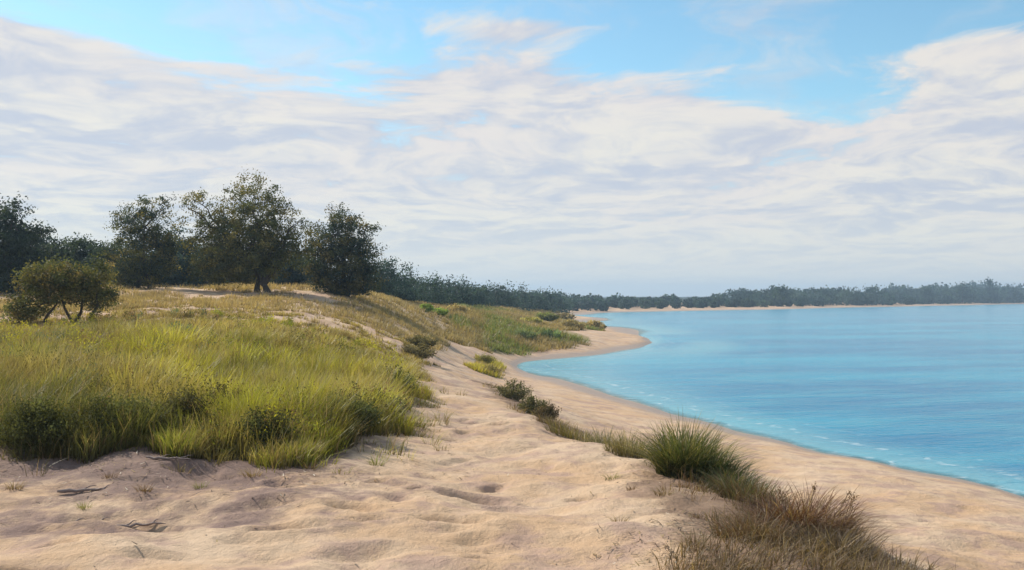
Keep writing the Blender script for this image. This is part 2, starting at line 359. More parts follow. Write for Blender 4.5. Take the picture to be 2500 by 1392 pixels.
def build_water():
    ys = np.concatenate([np.arange(-8, 20, .5), np.geomspace(20, 3000, 300)])
    us = np.linspace(-1.0, 3.0, 260)
    Y, U = np.meshgrid(ys, us, indexing='ij'); X = U*np.maximum(Y*.75+12, 6)
    Z0 = ground_base(X, Y)
    ny, nx = X.shape; i = np.arange(ny*nx).reshape(ny, nx)
    q = np.stack([i[:-1,:-1], i[:-1,1:], i[1:,1:], i[1:,:-1]], -1).reshape(-1, 4)
    keep = (Z0.ravel()[q].min(1) < .5) & (np.abs(X.ravel()[q]).max(1) < 3900) & (Y.ravel()[q].max(1) < 2400); q = q[keep]
    v = np.stack([X, Y, np.zeros_like(X)], -1).reshape(-1, 3)
    used = np.unique(q); rm = np.full(len(v), -1); rm[used] = np.arange(len(used))
    # distance to the shore, for foam lines that run along it
    P = np.array(SHORE, float); x, y = v[used, 0], v[used, 1]; d2 = np.full(len(used), 1e18)
    for (ax, ay), (bx, by) in zip(P[:-1], P[1:]):
        ex, ey = bx-ax, by-ay; t = np.clip(((x-ax)*ex+(y-ay)*ey)/(ex*ex+ey*ey), 0, 1)
        d2 = np.minimum(d2, (x-ax-t*ex)**2+(y-ay-t*ey)**2)
    me = np_mesh('lake_water', v[used], quads=rm[q], attrs={'depth': np.maximum(-Z0.ravel()[used], 0), 'shore': np.sqrt(d2)}, smooth=True)
    m, g, out = new_mat('turquoise_water')
    pos = g.n.new('ShaderNodeNewGeometry').outputs['Position']
    dep = g.attr('depth').outputs['Fac']; sh = g.attr('shore').outputs['Fac']
    pr = g.n.new('ShaderNodeVectorRotate'); pr.rotation_type = 'Z_AXIS'; g.put(pr.inputs['Vector'], pos); pr.inputs['Angle'].default_value = R(-14)
    pw = pr.outputs[0]
    big = g.noise(g.vec('MULTIPLY', pw, (.035, .11, 0)), 1.0, 5, .6); mid = g.noise(g.vec('MULTIPLY', pw, (.22, .7, 0)), 1.0, 5, .62); fine = g.noise(g.vec('MULTIPLY', pw, (.9, 2.6, 0)), 1.0, 5, .65)
    # sand bottom and weed beds seen through the water: lighter and darker turquoise
    col = g.mix(g.ramp(big, .36, .66), (.008, .175, .325), (.018, .305, .445))
    col = g.mix(g.mul(g.ramp(mid, .42, .66), .45), col, (.065, .345, .44))
    col = g.mix(g.ramp(g.add(dep, g.mul(g.sub(mid, .5), .10)), .03, .40, .60, 0.0), col, (.21, .46, .49))
    # foam: thin broken lines that follow the shore
    fl = g.math('SINE', g.add(g.mul(sh, 5.2), g.mul(g.sub(mid, .5), 13)))
    foam = g.mul(g.mul(g.ramp(fl, .80, 1.0), g.ramp(sh, .2, 4.2, 1.0, 0.0)), g.ramp(fine, .46, .64))
    fleck = g.mul(g.mul(g.ramp(fine, .70, .76), g.ramp(mid, .53, .62)), g.ramp(sh, 4, 16, 1.0, .25))
    foam = g.math('MINIMUM', g.add(g.mul(foam, .5), g.mul(fleck, .2)), 1.0)
    col = g.mix(foam, col, (.82, .86, .86))
    h = g.add(g.add(g.mul(fine, .05), g.mul(mid, .10)), g.mul(g.noise(g.vec('MULTIPLY', pw, (4, 9, 0)), 1.0, 3, .6), .012))
    nrm = g.bump(h, 1.0, 1.3)
    p = principled(g, Base_Color=col, Roughness=.16, IOR=1.33, Specular_IOR_Level=.13, Normal=nrm)
    tr = g.n.new('ShaderNodeBsdfTransparent'); g.put(tr.inputs[0], (.90, .96, .96))
    mx = g.n.new('ShaderNodeMixShader'); g.put(mx.inputs[0], g.math('MAXIMUM', foam, g.ramp(g.add(dep, g.mul(g.sub(fine, .5), .05)), -.01, .07, .30, 1.0)))
    g.l.new(tr.outputs[0], mx.inputs[1]); g.l.new(p.outputs[0], mx.inputs[2]); g.l.new(mx.outputs[0], out.inputs[0])
    return tag(obj('lake_water', me, m, loc=(0, 0, 0)), 'calm turquoise water of the bay', kind='structure')
build_water()

# ------------------------------------------------------------------ tubes, leaves, blades
def tube(path, radii, sides=7):
    P = [Vector(p) for p in path]; vs = []; fs = []
    up = Vector((0, 0, 1))
    for i, p in enumerate(P):
        t = (P[min(i+1, len(P)-1)]-P[max(i-1, 0)]).normalized()
        a = t.cross(Vector((.3, .9, .1))).normalized(); b = t.cross(a)
        for k in range(sides):
            th = 2*math.pi*k/sides; vs.append(p+(a*math.cos(th)+b*math.sin(th))*radii[i])
    for i in range(len(P)-1):
        for k in range(sides):
            k2 = (k+1) % sides; fs.append((i*sides+k, i*sides+k2, (i+1)*sides+k2, (i+1)*sides+k))
    return vs, fs
def tubes_mesh(name, tubes_):
    V = []; Fq = []
    for path, radii, sides in tubes_:
        vs, fs = tube(path, radii, sides); o = len(V); V += [tuple(v) for v in vs]; Fq += [tuple(a+o for a in f) for f in fs]
    return np_mesh(name, np.array(V), quads=np.array(Fq), smooth=True)
def bent(rs, a, b, wob, n=5):
    a = np.array(a, float); b = np.array(b, float); L = np.linalg.norm(b-a); pts = []
    for i in range(n+1):
        t = i/n; p = a*(1-t)+b*t+rs.normal(0, wob*L, 3)*math.sin(math.pi*t)
        p[2] += .12*L*math.sin(math.pi*t)*.5; pts.append(tuple(p))
    return pts
def leaves_mesh(name, c, size, col, rs, up=.25, aspect=.55):
    """one small folded rhombus per leaf; c (n,3) centres"""
    n = len(c)
    d = rs.normal(0, 1, (n, 3)); d[:, 2] += up; d /= np.linalg.norm(d, axis=1)[:, None]
    e = np.cross(d, rs.normal(0, 1, (n, 3))); e /= np.linalg.norm(e, axis=1)[:, None]
    f = np.cross(d, e)
    s = size[:, None]
    v = np.stack([c-d*s*.5, c+e*s*aspect*.5+f*s*.08, c+d*s*.5, c-e*s*aspect*.5+f*s*.08], 1).reshape(-1, 3)
    q = np.arange(4*n).reshape(n, 4)
    return np_mesh(name, v, quads=q, color=np.repeat(col, 4, 0))

def make_tree(name, label, cat, x, y, s, lobes, stems, palette, seed, leaf=.085, per=42, clump_r=.20, dens=1.0, group=None, trunk_r=.12, ydepth=.85, twigs=True, z=None):
    """lobes: (dx, up, rx, rh, density, dy) in model units of s metres; stems: list of [(dx, up, dy), ...] polylines"""
    rs = np.random.RandomState(seed)
    root = empty(name, (x, y, (gz(x, y) if z is None else z)-.04)); tag(root, label, cat, group)
    C = []; K = []; Z = []; T = []
    P = np.array(palette, float)
    for st in stems:
        pts = [(a*s, c*s, b*s) for (a, b, c) in st]; n = len(pts)
        T.append((pts, [trunk_r*(1-.62*i/(n-1))*(1.35 if i == 0 else 1) for i in range(n)], 9))
    tops = [np.array([st[-1][0], st[-1][2], st[-1][1]])*s for st in stems]
    for lb in lobes:
        dx, up_, rx, rh = lb[:4]; ld = lb[4] if len(lb) > 4 else 1.0; dy = lb[5] if len(lb) > 5 else 0.0
        cen = np.array([dx, dy, up_])*s; rad = np.array([rx, rx*ydepth, rh])*s
        area = (rad[0]*rad[1]*rad[2])**(2/3)
        nc = int(max(6, area/(clump_r**2)*5.2*dens*ld))
        d = rs.normal(0, 1, (nc, 3)); d /= np.linalg.norm(d, axis=1)[:, None]
        r = rs.uniform(.35, 1.0, nc)**.55
        lump = 1+.22*np.sin(d[:, 0]*5+seed)*np.sin(d[:, 2]*6+seed*2)*np.cos(d[:, 1]*4+seed)
        cc = cen+d*rad*(r*lump)[:, None]
        lit = rs.randint(0, len(P), nc)
        near = min(tops, key=lambda q: np.linalg.norm(q-cen)) if tops else np.zeros(3)
        if tops:
            T.append((bent(rs, near, cen, .06), list(np.linspace(trunk_r*.42, trunk_r*.14, 6)), 6))
        for k in range(nc):
            m = max(6, int(per*rs.uniform(.5, 1.4)*min(1, .5+.5*ld)))
            cr = clump_r*rs.uniform(.6, 1.25)
            o = rs.normal(0, 1, (m, 3))*np.array([1, 1, .62])*cr*.62
            if r[k] > .8 and twigs: o += np.outer(rs.uniform(0, 1.4, m), d[k]*cr*.9)
            C.append(cc[k]+o); base = P[lit[k]]*rs.uniform(.75, 1.3)
            K.append(base*rs.uniform(.88, 1.12, (m, 1))); Z.append(leaf*rs.uniform(.6, 1.4, m))
            if tops and twigs and k % 7 == 0:
                T.append((bent(rs, cen, cc[k]+d[k]*cr*.5, .07, 3), list(np.linspace(trunk_r*.16, trunk_r*.04, 4)), 4))
    C = np.concatenate(C); K = np.concatenate(K); Z = np.concatenate(Z)
    ok = C[:, 2] > .03; C, K, Z = C[ok], K[ok], Z[ok]
    if T: obj('trunk', tubes_mesh(name+'_trunk', T), M_BARK, root)
    obj('crown', leaves_mesh(name+'_crown', C, Z, K, rs), M_LEAF, root)
    return root

def blades_mesh(name, base, height, width, lean, az, root_c, tip_c, rs, curl=1.0, levels=2):
    """curved tapering blades; lean = how far the tip bends over as a share of the height"""
    n = len(base); ts = np.linspace(0, 1, levels+1)
    fw = az+rs.uniform(-1.3, 1.3, n)+math.pi/2
    wdir = np.stack([np.cos(fw), np.sin(fw), np.zeros(n)], 1); ld = np.stack([np.cos(az), np.sin(az), np.zeros(n)], 1)
    rows = []; cols = []
    for i, t in enumerate(ts):
        hh = height*(t-.28*np.minimum(lean, 1.6)*t*t*curl); out_ = height*lean*(t**1.8)
        p = base+ld*out_[:, None]; p[:, 2] += hh
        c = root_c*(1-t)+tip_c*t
        if i < levels:
            w = (width*(1-t*.55)*.5)[:, None]
            rows += [p-wdir*w, p+wdir*w]; cols += [c, c]
        else: rows.append(p); cols.append(c)
    m = 2*levels+1
    v = np.stack(rows, 1).reshape(-1, 3); c = np.stack(cols, 1).reshape(-1, 3)
    o = (np.arange(n)*m)[:, None]
    q = np.concatenate([o+np.array([2*i, 2*i+1, 2*i+3, 2*i+2]) for i in range(levels-1)], 0) if levels > 1 else None
    t3 = o+np.array([2*levels-2, 2*levels-1, 2*levels])
    return np_mesh(name, v, quads=q, tris=t3, color=c)

# ------------------------------------------------------------------ trees
OAK = [(.046,.052,.018),(.068,.066,.022),(.036,.044,.020),(.092,.080,.026)]
DARK = [(.022,.034,.026),(.030,.042,.026),(.018,.028,.026)]
TEAL = [(.022,.040,.040),(.028,.046,.040),(.018,.032,.036)]
RUST = [(.085,.070,.026),(.060,.058,.024),(.040,.046,.022)]
OLIVE = [(.075,.078,.026),(.060,.068,.026),(.095,.085,.028),(.045,.05,.022)]
def at(px_x, d): return px_x*d                                # sideways offset from a slope

GROVE = 'trees of the grove on the dune'
s = 45/2430
make_tree('oak_tree', 'tallest broad tree of the grove with see-through crown and bare leaning trunks', 'tree', -11.2, 45, s,
    [(-25,215,78,72,.55),(-20,165,80,70,.9),(-150,215,36,34,.45),(-135,165,52,45,.75),(-185,205,20,40,.25),(-55,95,100,62,1.3),(-125,105,55,48,1.1),(70,165,42,52,.38),(85,120,40,40,.35),(25,105,62,60,1.2),(-78,62,80,28,1.0),(-140,62,48,26,.9)],
    [[(-16,-6,0),(-18,12,2),(-14,30,0),(-22,70,0),(-25,150,0)],[(12,-6,-6),(4,14,-4),(-4,34,0),(-30,80,0),(-90,130,0)],[(-6,20,0),(20,50,-4),(42,92,-4),(55,140,0)]],
    OAK, 3, leaf=.094, per=74, clump_r=.26, trunk_r=.15, group=GROVE)
s = 47/2430
make_tree('oak_tree', 'dense egg-shaped tree at the seaward end of the grove, foliage down to the sand', 'tree', -8.0, 47, s,
    [(5,75,78,70,1.3),(-15,150,52,48,1.0),(-5,185,36,28,.6),(42,120,42,55,1.0),(-72,100,36,52,.9),(12,32,68,34,1.4),(-40,50,40,40,1.1),(60,170,22,22,.35)],
    [[(0,-6,0),(2,40,0),(0,110,0)],[(8,-6,4),(24,60,0),(40,110,0)]], RUST+DARK, 7, leaf=.094, per=74, clump_r=.25, trunk_r=.13, group=GROVE)
s = 46/2430
make_tree('oak_tree', 'upright tree with ragged twiggy top and dark slanting stem, left of the tallest tree', 'tree', -16.9, 46, s,
    [(-5,150,62,52,.8),(-40,185,26,36,.45),(35,190,34,30,.45),(0,195,34,24,.4),(-10,75,72,62,1.3),(-30,30,55,34,1.2),(40,100,38,50,.9)],
    [[(12,-8,-4),(8,20,-3),(-6,50,0),(-5,150,0)],[(-20,-6,0),(-16,60,0)]], OAK+DARK, 11, leaf=.094, per=72, clump_r=.25, trunk_r=.10, group=GROVE)
s = 43/2430
make_tree('cedar_tree', 'dark tall tree cut by the left edge of the picture', 'tree', -21.8, 43, s,
    [(10,170,42,45,1.0),(14,205,22,20,.6),(-10,95,92,75,1.2),(55,120,46,50,1.0),(-80,140,60,60,1.0),(0,40,100,40,1.2)], [[(0,-6,0),(6,60,0),(10,170,0)]], DARK, 13, leaf=.115, per=66, clump_r=.27, group=GROVE)
for i, (px, top, rx, d, lab) in enumerate([
        (118,572,58,50,'dark rounded tree behind the low front bush, next to the edge tree'),
        (196,578,56,52,'dark level-topped tree in the back row above the low front bush'),
        (262,590,50,50,'dark tree wedged against the ragged upright tree, left side'),
        (440,560,44,53,'blue-green pointed tree in the gap left of the tallest tree'),
        (395,600,46,51,'blue-green low tree filling the gap behind the ragged upright tree'),
        (712,612,48,56,'blue-green low tree in the gap between tallest and egg-shaped trees'),
        (500,600,50,55,'dark blue-green tree half hidden behind the tallest tree'),
        (20,600,70,50,'dark tree far back at the left picture edge')]):
    s = d/2430; x = (px-1250)*s; zb = gz(x, d); up0 = (727-top)-(zb-3.5)/s
    make_tree('cedar_tree', lab, 'tree', x, d, s, [(0,up0*.72,rx*.62,up0*.27,.9),(0,up0*.42,rx,up0*.40,1.25),(-rx*.4,up0*.6,rx*.5,up0*.25,.9),(rx*.45,up0*.55,rx*.5,up0*.26,.9),(0,up0*.16,rx*.95,up0*.18,1.2)],
              [[(0,-4,0),(2,up0*.3,0),(0,up0*.7,0)]], TEAL if i > 2 else DARK, 20+i, leaf=.135, per=46, clump_r=.28, group=GROVE)
for i, (px, top, rx, d) in enumerate([(70,598,64,60),(165,604,60,61),(235,606,56,60),(310,604,56,60),(365,612,50,61),(470,606,52,61),(555,606,56,62),(620,612,54,62),(675,614,50,61),(750,622,46,62)]):
    s = d/2430; x = (px-1250)*s; zb = gz(x, d); up0 = (727-top)-(zb-3.5)/s
    make_tree('cedar_tree', 'dark blue-green tree in the solid wood right behind the grove', 'tree', x, d, s, [(0,up0*.70,rx*.7,up0*.27,1.0),(0,up0*.38,rx*1.1,up0*.36,1.2),(0,up0*.16,rx*1.05,up0*.18,1.2)],
              [[(0,-4,0),(2,up0*.3,0),(0,up0*.6,0)]], TEAL, 60+i, leaf=.17, per=30, clump_r=.32, group='solid wood behind the grove')
s = 27.3/2430
make_tree('scrub_oak', 'low spreading olive bush tree with bare crooked stems, nearest at left', 'tree', -12.2, 27.3, s,
    [(-20,104,88,40,1.0),(0,132,70,26,.9),(-85,62,46,36,1.0),(-105,26,34,18,.8),(72,105,44,48,1.0),(84,60,30,32,.8),(-60,112,40,32,.9),(10,92,66,30,.8),(-125,38,24,18,.6)],
    [[(18,-8,0),(12,14,-4),(-6,44,0),(-20,90,0)],[(54,-6,0),(58,20,-5),(74,50,0),(72,90,0)],[(-60,-4,0),(-48,24,-4),(-20,60,0)],[(14,0,2),(34,34,0),(40,80,0)]],
    OLIVE+OAK+[(.10,.075,.028)], 31, leaf=.064, per=70, clump_r=.17, dens=1.25, trunk_r=.055, group=GROVE)

# the trees that step down along the shore behind the grove
WOOD = 'trees stepping down along the shore'
rs = np.random.RandomState(77)
row = [(930,628,46,66),(962,640,40,70),(1003,652,30,76),(985,668,44,72),(1040,668,38,84),(1078,676,36,92),(1062,690,40,86),(1112,678,32,98),(1146,680,34,108),(1130,696,40,100),(1182,688,28,118),(1166,702,34,112),(1212,694,26,128),
       (1244,700,22,140),(1276,698,12,150),(1262,710,26,146),(1300,708,24,160),(1330,712,26,172),(1362,714,26,185),(1225,712,34,132),(1315,722,34,166),(950,690,50,68),(1020,700,50,80)]
names = {0:'hazy blue-green tree rising just right of the egg-shaped tree',2:'spiky-topped dark tree sticking out of the shore wood',14:'thin pointed tree standing alone above the falling shore wood'}
for i, (px, top, rx, d) in enumerate(row):
    s = d/2430; x = (px-1250)*s; zb = gz(x, d); up0 = max(22, (727-top)-(zb-3.5)/s)
    lob = [(0,up0*.40,rx,up0*.38,1.1),(rs.uniform(-.3,.3)*rx,up0*.70,rx*.62,up0*.27,.8),(rs.uniform(-.6,-.3)*rx,up0*.55,rx*.5,up0*.28,.8),(rs.uniform(.3,.6)*rx,up0*.5,rx*.5,up0*.28,.8),(0,up0*.14,rx,up0*.16,1.1)]
    if i in (2, 14): lob = [(0,up0*.35,rx,up0*.33,1.1),(0,up0*.62,rx*.5,up0*.26,.9),(0,up0*.85,rx*.22,up0*.16,.7)]
    make_tree('shore_tree', names.get(i, 'dark blue-green tree in the wood stepping down the shore'), 'tree', x, d, s, lob, [[(0,-3,0),(1,up0*.35,0),(0,up0*.7,0)]], TEAL, 100+i,
              leaf=.0022*d, per=30, clump_r=.0055*d, group=WOOD, trunk_r=.10)

# far wood across the bay: one mass, plus the few trees that stand out of it
def far_wood():
    rs = np.random.RandomState(41); C = []; K = []; Z = []
    line = [(6,205),(14,226),(30,262),(68,306),(132,388),(196,466),(296,588),(420,740)]
    L = np.array(line, float); seg = np.hypot(*np.diff(L, axis=0).T); cum = np.concatenate([[0], np.cumsum(seg)])
    n = 620
    for k in range(n):
        u = (k+rs.uniform(-.5, .5))/n; u = u**1.15; t = np.clip(u, 0, 1)*cum[-1]; i = min(np.searchsorted(cum, t, 'right')-1, len(seg)-1); f = (t-cum[i])/seg[i]
        p = L[i]*(1-f)+L[i+1]*f; tn = (L[i+1]-L[i])/seg[i]; nn = np.array([-tn[1], tn[0]])
        back = rs.uniform(0, .10)*p[1]; q = p+nn*back
        gr = .0096*p[1]*(1+.34*math.sin(t*.030+1.0)+.16*math.sin(t*.11))*np.interp(p[1], [200,260,330,420,600], [1.05,1.18,1.15,1.3,1.35])
        hgt = max(2.2, gr*rs.uniform(.55, 1.15)); w = hgt*rs.uniform(.8, 1.3)
        zb = gz(q[0], q[1]); m = 170
        d = rs.normal(0, 1, (m, 3)); d /= np.linalg.norm(d, axis=1)[:, None]; r = rs.uniform(.3, 1, m)**.5
        c = np.array([q[0], q[1], zb+hgt*.48])+d*r[:, None]*np.array([w*.62, w*.62, hgt*.5])*(1+.2*np.sin(d[:, :1]*7+k)*np.cos(d[:, 2:]*6+k))
        C.append(c); base = np.array(TEAL[rs.randint(3)])*rs.uniform(.7, 1.35); K.append(base*rs.uniform(.75, 1.25, (m, 1))); Z.append(np.full(m, .0030*q[1])*rs.uniform(.6, 1.4, m))
    C = np.concatenate(C); K = np.concatenate(K); Z = np.concatenate(Z)
    tag(obj('far_wood', leaves_mesh('far_wood', C, Z, K, rs), M_LEAF), 'low dark wood along the far shore of the bay', 'wood', kind='stuff')
far_wood()
for i, (px, top, rx, d, lab) in enumerate([(2350,688,22,520,'bushy tree standing above the far wood near the right edge'),(2415,680,13,560,'pointed tallest tree of the far wood near the right edge'),(2465,692,24,600,'rounded tree of the far wood touching the right edge'),
        (2130,694,18,440,'small tree poking above the far wood right of centre bay'),(2260,696,16,480,'small tree poking above the far wood left of the bushy one'),(1905,698,26,340,'low wide tree on the first rise of the far wood')]):
    s = d/2430; x = (px-1250)*s; zb = gz(x, d); up0 = (727-top)-(zb-3.5)/s
    lob = [(0,up0*.5,rx,up0*.36,1.0),(0,up0*.78,rx*.5,up0*.2,.6)] if i != 1 else [(0,up0*.4,rx*1.2,up0*.3,1.0),(0,up0*.66,rx*.6,up0*.22,.7),(0,up0*.88,rx*.25,up0*.12,.5)]
    make_tree('far_tree', lab, 'tree', x, d, s, lob, [[(0,-3,0),(0,up0*.5,0),(0,up0*.8,0)]], TEAL, 300+i, leaf=1.1, per=22, clump_r=1.8, trunk_r=.2, twigs=False, group='trees standing out of the far wood')

# ------------------------------------------------------------------ grass
GREEN_Y = np.array((.60,.55,.058)); GREEN = np.array((.31,.335,.048)); OLV = np.array((.125,.12,.04)); SAGE = np.array((.17,.22,.13)); STRAW = np.array((.46,.35,.16)); BROWN = np.array((.20,.125,.07)); PALE = np.array((.55,.44,.26))

def scatter_grass(name, label, sampler, n_cl, blades, height, width, colour, seed, lean=(.25, .8), cat='grass', spread=.11, levels=2):
    rs = np.random.RandomState(seed)
    x, y = sampler(rs, n_cl); n = len(x)
    h = height(rs, x, y); w = width(x, y); k = np.maximum(3, (blades(x, y)*rs.uniform(.6, 1.4, n)).astype(int))
    rc, tc = colour(rs, x, y)
    idx = np.repeat(np.arange(n), k); N = len(idx)
    th = rs.uniform(0, 2*np.pi, N); rr = np.sqrt(rs.uniform(0, 1, N))*spread*(1+.25*h[idx])
    bx = x[idx]+rr*np.cos(th); by = y[idx]+rr*np.sin(th); bz = ground(bx, by)-.01
    az = th+rs.normal(0, .6, N)
    # a light breeze from the land side leans everything a little to the right
    sw = fbm(bx*.5+9, by*.5, 2)*3.0
    az = np.arctan2(np.sin(az)+.5*np.sin(sw), np.cos(az)+.25+.5*np.cos(sw))
    hh = h[idx]*rs.uniform(.45, 1.15, N)
    le = rs.uniform(lean[0], lean[1], N)*rs.uniform(.5, 1.2, N)
    var = rs.uniform(.75, 1.25, (N, 1)); dead = (rs.uniform(0, 1, N) < .13)[:, None]
    r_ = np.where(dead, BROWN*1.1, rc[idx])*var; t_ = np.where(dead, STRAW, tc[idx])*var
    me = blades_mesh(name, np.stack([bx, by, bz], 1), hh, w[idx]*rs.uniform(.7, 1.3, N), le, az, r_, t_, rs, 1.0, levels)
    return tag(obj(name, me, M_GRASS), label, cat, kind='stuff')

def meadow_sampler(rs, n):
    X = []; Y = []
    m = n*6; v = rs.uniform(math.log(9.5), math.log(47), m); y = np.exp(v); x = rs.uniform(-.60, .0, m)*y
    d = poly_mask(x, y, MEADOW)+.75*fbm(x*1.5, y*1.5, 3)+np.minimum(0, rs.normal(0, .12, m))*np.clip((20-y)/6, 0, 1)
    thin = np.clip(1.15-(y-23)/14, .10, 1)
    gap = np.clip(.85+fbm(x*.8+3, y*.5, 3)*1.6, .12, 1)
    keep = (d > 0) & (rs.uniform(0, 1, m) < thin*gap)
    return x[keep][:n], y[keep][:n]
def meadow_col(rs, x, y):
    n = len(x); a = fbm(x*.35+2, y*.22, 3); b = fbm(x*.9-7, y*.5+4, 3); c = fbm(x*.22+11, y*.3+8, 2)
    dry = np.clip((y-19)/9+.5*a, 0, 1)[:, None]
    left = np.clip((-x/y-.33)/.10+.8*c, 0, 1)[:, None]               # the cooler sage patch further from the path
    tip = GREEN_Y*np.clip(.5+1.3*a+.2, 0, 1)[:, None]+GREEN*(1-np.clip(.5+1.3*a+.2, 0, 1))[:, None]
    tip = tip*(1-.6*left)+(.5*SAGE+.5*OLV)*.6*left
    tip = np.where((b > .12)[:, None], .4*tip+.6*STRAW*.9, tip)
    tip = np.where((b < -.16)[:, None], .4*tip+.6*OLV*.85, tip)
    tip = tip*(1-.75*dry)+(STRAW*.85+GREEN_Y*.15)*.75*dry
    tip = tip*rs.uniform(.65, 1.35, (n, 1))*(1+.55*fbm(x*1.6+5, y*1.1, 2))[:, None]
    root = tip*.25+np.where((y < 13)[:, None], BROWN*.32, BROWN*.55)*.75  # brown root sheaths, painted darker along the front for its shaded face
    return root, tip
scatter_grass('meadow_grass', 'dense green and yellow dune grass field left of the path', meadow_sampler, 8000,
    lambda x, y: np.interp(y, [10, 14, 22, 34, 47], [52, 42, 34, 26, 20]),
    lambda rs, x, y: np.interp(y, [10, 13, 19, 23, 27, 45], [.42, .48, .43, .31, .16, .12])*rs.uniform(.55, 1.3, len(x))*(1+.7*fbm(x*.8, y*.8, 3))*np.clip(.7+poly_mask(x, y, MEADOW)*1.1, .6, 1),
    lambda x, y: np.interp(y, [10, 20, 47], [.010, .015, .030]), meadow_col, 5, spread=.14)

scatter_grass('meadow_stalks', 'thin pale dead stalks standing above the meadow grass', lambda rs, n: meadow_sampler(rs, n), 1500, lambda x, y: np.full(len(x), 3.0),
    lambda rs, x, y: np.interp(y, [10, 19, 24, 45], [.62, .60, .40, .28])*rs.uniform(.6, 1.15, len(x)), lambda x, y: .0028+.00022*y, lambda rs, x, y: (np.tile(BROWN, (len(x), 1)), np.tile(PALE*.9, (len(x), 1))*rs.uniform(.6, 1.2, (len(x), 1))), 6, lean=(.1, .45), spread=.06)
def stray_sampler(rs, n):
    m = n*60; y = rs.uniform(8.2, 20, m); x = rs.uniform(-.56, -.04, m)*y; d = poly_mask(x, y, MEADOW)
    k = (d < .1) & (d > -1.1) & (rs.uniform(0, 1, m) < np.exp(np.minimum(d, 0)*3.2)*np.clip(.5+1.5*fbm(x*1.4, y*1.4, 2), .05, 1)); return x[k][:n], y[k][:n]
scatter_grass('stray_grass', 'stray thin tufts and runners straggling from the meadow edge onto the sand', stray_sampler, 170, lambda x, y: np.full(len(x), 16.0),
    lambda rs, x, y: rs.uniform(.08, .34, len(x)), lambda x, y: .0035+.0003*y, meadow_col, 14, lean=(.3, 1.5), spread=.09)
def dry_sampler(rs, n):
    m = n*12; y = np.exp(rs.uniform(math.log(25), math.log(130), m)); x = rs.uniform(-.60, .03, m)*y
    d = poly_mask(x, y, DRY); gap = fbm(x*.4, y*.25, 3)-.30*np.exp(-((y-43)/5)**2)-.30*np.exp(-((y-43)/5)**2)*(x < -8)+.45*(x/y > -.17)
    k = (d > 0) & (gap > -.22+rs.uniform(-.3, .3, m)); return x[k][:n], y[k][:n]
def dry_col(rs, x, y):
    n = len(x); a = np.clip(.5+fbm(x*.3, y*.2, 2)*1.6, 0, 1)[:, None]
    tip = (STRAW*1.0*a+(.5*PALE+.3*BROWN+.2*OLV)*(1-a))*rs.uniform(.8, 1.2, (n, 1)); return tip*.75, tip
scatter_grass('dry_grass', 'short straw-coloured grass on the dune below the grove', dry_sampler, 8000, lambda x, y: np.full(len(x), 18.0),
    lambda rs, x, y: rs.uniform(.12, .30, len(x)), lambda x, y: .0009*y, dry_col, 8, spread=.22, levels=1)

def spit_sampler(rs, n):
    m = n*8; y = np.exp(rs.uniform(math.log(48), math.log(185), m)); x = rs.uniform(-.08, .13, m)*y
    d = poly_mask(x, y, SPIT_VEG)+1.2*fbm(x*.35, y*.2, 3); gap = fbm(x*.3+4, y*.12, 3)
    k = (d > 0) & (gap > -.16+rs.uniform(-.2, .2, m)); return x[k][:n], y[k][:n]
def spit_col(rs, x, y):
    n = len(x); a = fbm(x*.28+1, y*.13+6, 3)[:, None]
    tip = np.where(a > .1, .55*GREEN+.45*SAGE*.8, np.where(a > -.15, .6*STRAW+.4*OLV, STRAW*.9))*rs.uniform(.75, 1.25, (n, 1)); return tip*.72, tip
scatter_grass('spit_grass', 'patchy green and straw grass on the low spit', spit_sampler, 3400, lambda x, y: np.full(len(x), 22.0),
    lambda rs, x, y: rs.uniform(.18, .50, len(x)), lambda x, y: .0010*y, spit_col, 9, spread=.35, levels=1)

COVE = [(-1.2,36),(-.7,36),(-.5,40),(-.3,44),(-.6,49),(-1.6,52),(-3.4,51),(-2.6,48),(-1.6,44)]
def cove_sampler(rs, n):
    m = n*12; y = rs.uniform(32, 53, m); x = rs.uniform(-4, 0, m)
    k = (poly_mask(x, y, COVE)+.7*fbm(x*.9, y*.5, 3) > 0) & (fbm(x*.8+3, y*.4+7, 3) > .0+rs.uniform(-.2, .2, m)); return x[k][:n], y[k][:n]
def cove_col(rs, x, y):
    n = len(x); a = fbm(x*.7, y*.4, 2)[:, None]; tip = np.where(a > .05, GREEN_Y*.7+STRAW*.2, STRAW*.95)*rs.uniform(.8, 1.2, (n, 1)); return tip*.75, tip
scatter_grass('cove_grass', 'low golden-green growth where the path meets the cove', cove_sampler, 520, lambda x, y: np.full(len(x), 20.0),
    lambda rs, x, y: rs.uniform(.10, .30, len(x)), lambda x, y: .0009*y, cove_col, 12, spread=.22, levels=1)
def edge_sampler(rs, n):
    m = n*8; y = np.exp(rs.uniform(math.log(5), math.log(30), m)); x = rs.uniform(-.05, .55, m)*y
    d = poly_mask(x, y, EDGE)+.25*fbm(x*1.5, y*1.5, 3); gap = fbm(x*1.1+4, y*.8, 3)
    k = (d > .05) & (gap > .02+rs.uniform(-.25, .25, m)); return x[k][:n], y[k][:n]
def edge_col(rs, x, y):
    n = len(x); a = rs.uniform(0, 1, n)[:, None]
    warm = np.clip((10-y)/4, 0, 1)[:, None]
    tip = np.where(a > .55, STRAW*.8, np.where(a > .3, OLV*1.1, BROWN*1.3)); tip = tip*(1-.75*warm)+(BROWN*.85)*.75*warm
    tip = tip*rs.uniform(.75, 1.25, (n, 1)); return tip*.75, tip
scatter_grass('edge_grass', 'thin dry straw and brown grass along the crumbling dune edge', edge_sampler, 900, lambda x, y: np.full(len(x), 16.0),
    lambda rs, x, y: rs.uniform(.06, .22, len(x)), lambda x, y: .0045+.0003*y, edge_col, 10, lean=(.3, 1.9), spread=.14)

